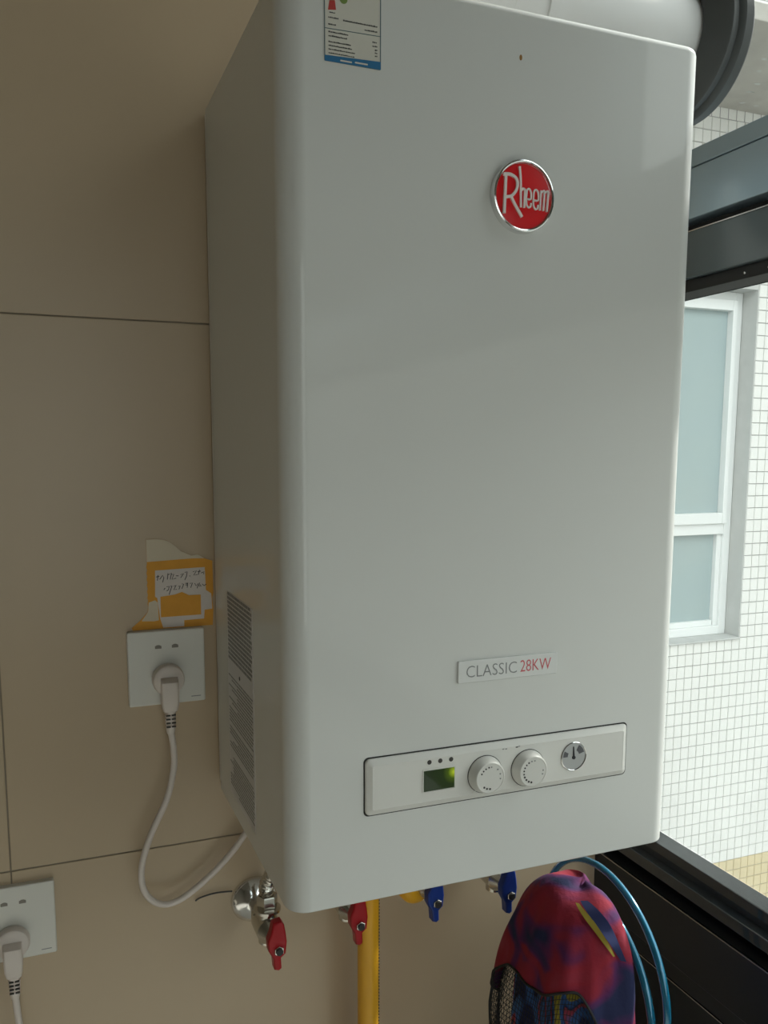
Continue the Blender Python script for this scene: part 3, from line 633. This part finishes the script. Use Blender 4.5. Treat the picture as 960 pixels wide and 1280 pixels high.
HW = [[(-0.0644, 0.2533), (-0.0611, 0.2537)], [(-0.0624, 0.2551), (-0.0632, 0.2492)], [(-0.0606, 0.2504), (-0.0572, 0.2549), (-0.056, 0.2521), (-0.0575, 0.2469)], [(-0.0513, 0.2566), (-0.0522, 0.2499)], [(-0.0507, 0.2552), (-0.0474, 0.257), (-0.0489, 0.2497)], [(-0.0475, 0.255), (-0.0448, 0.2556), (-0.047, 0.2496), (-0.0424, 0.2507)], [(-0.0423, 0.2534), (-0.0397, 0.2533)], [(-0.037, 0.2545), (-0.0337, 0.2557), (-0.0371, 0.2511)], [(-0.0323, 0.2569), (-0.0297, 0.2575), (-0.0305, 0.2528), (-0.0326, 0.2482)], [(-0.0272, 0.2526), (-0.0265, 0.2523)], [(-0.0231, 0.2571), (-0.0191, 0.2583), (-0.0225, 0.2531), (-0.0185, 0.2535)], [(-0.0178, 0.2569), (-0.0144, 0.2574)], [(-0.0157, 0.2588), (-0.0172, 0.2535)], [(-0.0138, 0.2553), (-0.0104, 0.2565), (-0.0112, 0.2538)],
 [(-0.0564, 0.2381), (-0.0551, 0.24)], [(-0.0531, 0.2413), (-0.0505, 0.2418), (-0.0512, 0.2378), (-0.0532, 0.2366)], [(-0.0492, 0.2417), (-0.0472, 0.2423), (-0.0507, 0.2324)], [(-0.0452, 0.2415), (-0.0426, 0.2427), (-0.0454, 0.2374), (-0.0421, 0.2379)], [(-0.04, 0.2412), (-0.038, 0.2417), (-0.0395, 0.2378)], [(-0.036, 0.2437), (-0.034, 0.2435), (-0.0362, 0.2383)], [(-0.032, 0.2441), (-0.0294, 0.2446), (-0.0302, 0.2393)], [(-0.0301, 0.244), (-0.0318, 0.2421), (-0.0295, 0.2419)], [(-0.0268, 0.2438), (-0.0241, 0.2443), (-0.0262, 0.239)], [(-0.0214, 0.2435), (-0.0202, 0.2407), (-0.0177, 0.2433), (-0.0189, 0.2379)], [(-0.0161, 0.2439), (-0.0169, 0.2399), (-0.0142, 0.24), (-0.0155, 0.2418)], [(-0.0128, 0.2423), (-0.0108, 0.2402), (-0.0084, 0.2421)]]
bm = bmesh.new()
for s in HW: stroke_poly(bm, s, 0.0008, 0.0013, 0.00155, WALL)
finish(bm, 'handwriting', 'ink', note)

# ------------------------------------------------------------------ valves and pipes below the boiler
def hexnut(bm, org, axis, r, l):
    add_lathe(bm, [(0, r * 0.92), (l * 0.12, r), (l * 0.88, r), (l, r * 0.92)], org, axis, 6)
def valve(x, z, m, label, hose_x, esc=True, rest='steel', gas_path=None):
    t = thing('stop_valve', label, 'valve', (x, 0, z), 'stop valves below the boiler'); za = z + 0.010; xa = x - 0.004
    if esc: lathe('escutcheon', 'chrome', t, [(0.0004, 0.0290), (0.002, 0.0290), (0.006, 0.0270), (0.011, 0.0205), (0.014, 0.0125), (0.015, 0.0105)], (xa, 0, za), (0, -1, 0), 40)
    bm = bmesh.new(); add_lathe(bm, [(0.010, 0.0098), (0.050, 0.0098)], (xa, 0, za), (0, -1, 0), 24); hexnut(bm, (xa, -0.040, za), (0, -1, 0), 0.0150, 0.012)
    finish(bm, 'inlet_pipe', 'steel', t, 0.5)
    bm = bmesh.new(); add_lathe(bm, [(0.050, 0.0120), (0.054, 0.0150), (0.080, 0.0150), (0.086, 0.0110), (0.092, 0.0065), (0.098, 0.0065)], (xa, 0, za), (0, -1, 0), 28)
    add_lathe(bm, [(0.0, 0.0105), (0.018, 0.0105)], (xa, -0.068, za), (0, 0, -1), 24)
    finish(bm, 'valve_body', 'steel', t, 0.5)
    bm = bmesh.new(); add_lathe(bm, [(0.010, 0.0105), (0.020, 0.0105), (0.021, 0.0158), (0.024, 0.0158), (0.025, 0.0120)], (xa, -0.068, za), (0, 0, 1), 28); hexnut(bm, (xa, -0.068, za + 0.025), (0, 0, 1), 0.0122, 0.015)
    finish(bm, 'union_nut', 'steel', t, 0.5)
    path = gas_path or spline([(xa, -0.068, za + 0.038), (xa, -0.070, za + 0.055), ((xa + hose_x) / 2, -0.095, za + 0.10), (hose_x, -0.125, 0.001)], 24)
    tube('flexible_hose', rest, t, path, 0.0125 if gas_path else [0.0078 + 0.0011 * math.sin(i * 1.45) for i in range(len(path))], 20, sharp=1.2)
    HP = [(-0.0060, 0.0320), (0.0040, 0.0335), (0.0070, 0.0290), (0.0088, 0.0190), (0.0100, 0.0080), (0.0085, -0.0060), (0.0030, -0.0105), (0.0035, -0.0230), (0.0000, -0.0255), (-0.0050, -0.0235), (-0.0062, -0.0100), (-0.0115, 0.0000), (-0.0120, 0.0120), (-0.0085, 0.0200)]
    h = plate('handle', m, t, [(x + a, z + b) for a, b in HP], 0.092, 0.1035, WALL, 0.0025)
    bm = bmesh.new(); hexnut(bm, (x, -0.1030, z), (0, -1, 0), 0.0058, 0.0035); finish(bm, 'handle_nut', 'steel', h, 0.4)
    lathe('handle_screw', 'black_rubber', h, [(0, 0.0042), (0.0025, 0.0040), (0.003, 0)], (x, -0.1060, z), (0, -1, 0), 20)
    return t
valve(0.0451, -0.1644, 'valve_red', 'red handled stop valve on the chrome wall rosette, nearest the sockets', 0.068)
valve(0.1433, -0.1557, 'valve_red', 'red handled stop valve just left of the yellow hose', 0.150)
valve(0.2424, -0.1481, 'valve_blue', 'blue handled stop valve with yellow hose end, right of the yellow hose', 0.236, True, 'gas_yellow', spline([(0.2384, -0.070, -0.140), (0.2290, -0.072, -0.1465), (0.2190, -0.075, -0.1430), (0.2120, -0.077, -0.128), (0.2090, -0.078, -0.09), (0.2085, -0.078, 0.001)], 8))
valve(0.3445, -0.1583, 'valve_blue', 'blue handled stop valve beside the colourful mesh basket', 0.330)
gas = thing('gas_hose', 'thick yellow gas hose hanging straight down from the boiler', 'hose', (0.170, -0.062, -1.35))
gp = spline([(0.1690, -0.066, 0.002), (0.1692, -0.064, -0.06), (0.1697, -0.061, -0.15), (0.1700, -0.060, -0.25), (0.1700, -0.060, -0.60), (0.1700, -0.060, -1.3495)], 8)
tube('hose', 'gas_yellow', gas, gp, 0.0135, 24)
bm = bmesh.new(); z = -0.01
while z > -0.46:
    for s in (0,):
        a = math.radians(-35); add_box(bm, 0.1696 + 0.01345 * math.cos(a) - 0.0006, 0.1696 + 0.01345 * math.cos(a) + 0.0006, -0.0610 + 0.01345 * math.sin(a) - 0.0006, -0.0610 + 0.01345 * math.sin(a) + 0.0006, z - 0.0022, z)
    z -= 0.0042
o = finish(bm, 'printed_marks', 'print_dark', gas); o['kind'] = 'stuff'
tag(tube('loose_wire', 'print_dark', None, spline([(-0.0310, -0.004, -0.1415), (-0.0250, -0.004, -0.1385), (-0.0092, -0.004, -0.1363), (0.0060, -0.004, -0.1370), (0.0135, -0.004, -0.1380)], 5), 0.0010, 8), 'thin dark wire end poking out beside the chrome rosette', 'wire')

# ------------------------------------------------------------------ collapsed mesh basket
bk = thing('mesh_basket', 'collapsed colourful mesh basket with two blue hoops leaning by the window', 'basket', (0.36, -0.235, -0.47))
def hoop(x, y, z, R, Rb, tilt):
    P = []
    for k in range(72):
        t = 2 * math.pi * k / 72; s = math.sin(t); P.append((x + tilt * s * R, y + R * math.cos(t), z + (R if s > 0 else Rb) * s))
    return tube('hoop', 'hoop_blue', bk, P, 0.0040, 12, True)
hoop(0.3860, -0.2297, -0.1841, 0.1144, 0.2815, 0.0)
hoop(0.3690, -0.2300, -0.2040, 0.1130, 0.2615, 0.02)
BC, BR = Vector((0.332, -0.232, -0.245)), (0.068, 0.096, 0.165)
def bag_pt(a, b, f=1.0, lim=0.366):
    # a around, b from bottom (-90) to top (90)
    fold = 1 + 0.055 * math.sin(5 * a + 2.2 * b) * math.cos(b) + 0.030 * math.sin(11 * a - 3 * b) * math.cos(b) + 0.016 * math.sin(19 * a + 5 * b) * math.cos(b)
    x = BC.x + BR[0] * f * fold * math.cos(b) ** 0.62 * math.cos(a) if math.cos(b) > 1e-4 else BC.x
    y = BC.y + BR[1] * f * fold * math.cos(b) ** 0.62 * math.sin(a) if math.cos(b) > 1e-4 else BC.y
    z = BC.z + BR[2] * f * math.sin(b) * (1 + 0.02 * math.sin(3 * a)) * (1.28 if b < 0 else 1.0)
    x += 0.16 * max(0, z - BC.z)
    if x > lim: x = lim + (x - lim) * 0.15
    return Vector((x, y, z))
def edge_b(a): return math.radians(19 + 12 * math.sin(a * 2 + 0.6) + 5 * math.sin(5 * a))
bm = bmesh.new(); N, K = 96, 24; L = []
for j in range(K + 1):
    L.append([bm.verts.new(bag_pt(2 * math.pi * i / N, edge_b(2 * math.pi * i / N) + (math.radians(89.5) - edge_b(2 * math.pi * i / N)) * j / K, 1.012)) for i in range(N)])
for A, B in zip(L[:-1], L[1:]):
    for i in range(N): bm.faces.new((A[i], A[(i + 1) % N], B[(i + 1) % N], B[i]))
bm.faces.new(L[-1])
finish(bm, 'fabric_cover', 'cloth_red', bk, 1.4)
bm = bmesh.new(); N, K = 150, 56; L = []
for j in range(K + 1):
    L.append([bm.verts.new(bag_pt(2 * math.pi * i / N, math.radians(-78) + (edge_b(2 * math.pi * i / N) + 0.03 - math.radians(-78)) * j / K)) for i in range(N)])
for A, B in zip(L[:-1], L[1:]):
    for i in range(N): bm.faces.new((A[i], A[(i + 1) % N], B[(i + 1) % N], B[i]))
bmesh.ops.recalc_face_normals(bm, faces=bm.faces)
bmesh.ops.wireframe(bm, faces=list(bm.faces), thickness=0.0009, offset=0.0, use_replace=True, use_boundary=True, use_even_offset=False)
net = finish(bm, 'net', 'net_thread', bk, 1.4); net['kind'] = 'stuff'
bm = bmesh.new(); N, K = 80, 30; L = []
for j in range(K + 1):
    b = math.radians(-80 + 150 * j / K)
    ring = []
    for i in range(N):
        p = bag_pt(2 * math.pi * i / N, b, 0.80 + 0.07 * math.sin(7 * 2 * math.pi * i / N + 4 * b), 0.360); p.x += 0.010; p.y -= 0.004; ring.append(bm.verts.new(p))
    L.append(ring)
for A, B in zip(L[:-1], L[1:]):
    for i in range(N): bm.faces.new((A[i], A[(i + 1) % N], B[(i + 1) % N], B[i]))
bm.faces.new(L[0][::-1]); bm.faces.new(L[-1])
finish(bm, 'folded_lining', 'cloth_stripes', bk, 1.4)
tube('piping', 'net_thread', bk, [bag_pt(2 * math.pi * i / 120, edge_b(2 * math.pi * i / 120), 1.018) for i in range(120)], 0.0014, 8, True)
def ribbon(name, m, a0, b0, a1, b1, wid):
    bm = bmesh.new(); A, B = [], []
    for k in range(25):
        t = k / 24; a = math.radians(a0 + (a1 - a0) * t); b = math.radians(b0 + (b1 - b0) * t); w_ = math.radians(wid) * (0.4 + 0.6 * math.sin(math.pi * t))
        A.append(bm.verts.new(bag_pt(a, b, 1.032))); B.append(bm.verts.new(bag_pt(a + w_ / max(math.cos(b), 0.25), b, 1.032)))
    for i in range(24): bm.faces.new((A[i], A[i + 1], B[i + 1], B[i]))
    bmesh.ops.solidify(bm, geom=list(bm.faces), thickness=0.0008)
    finish(bm, name, m, bk, 1.2)
ribbon('ribbon', 'ribbon_gold', 215, 74, 262, 46, 4)
ribbon('ribbon', 'ribbon_navy', 222, 76, 270, 44, 8)
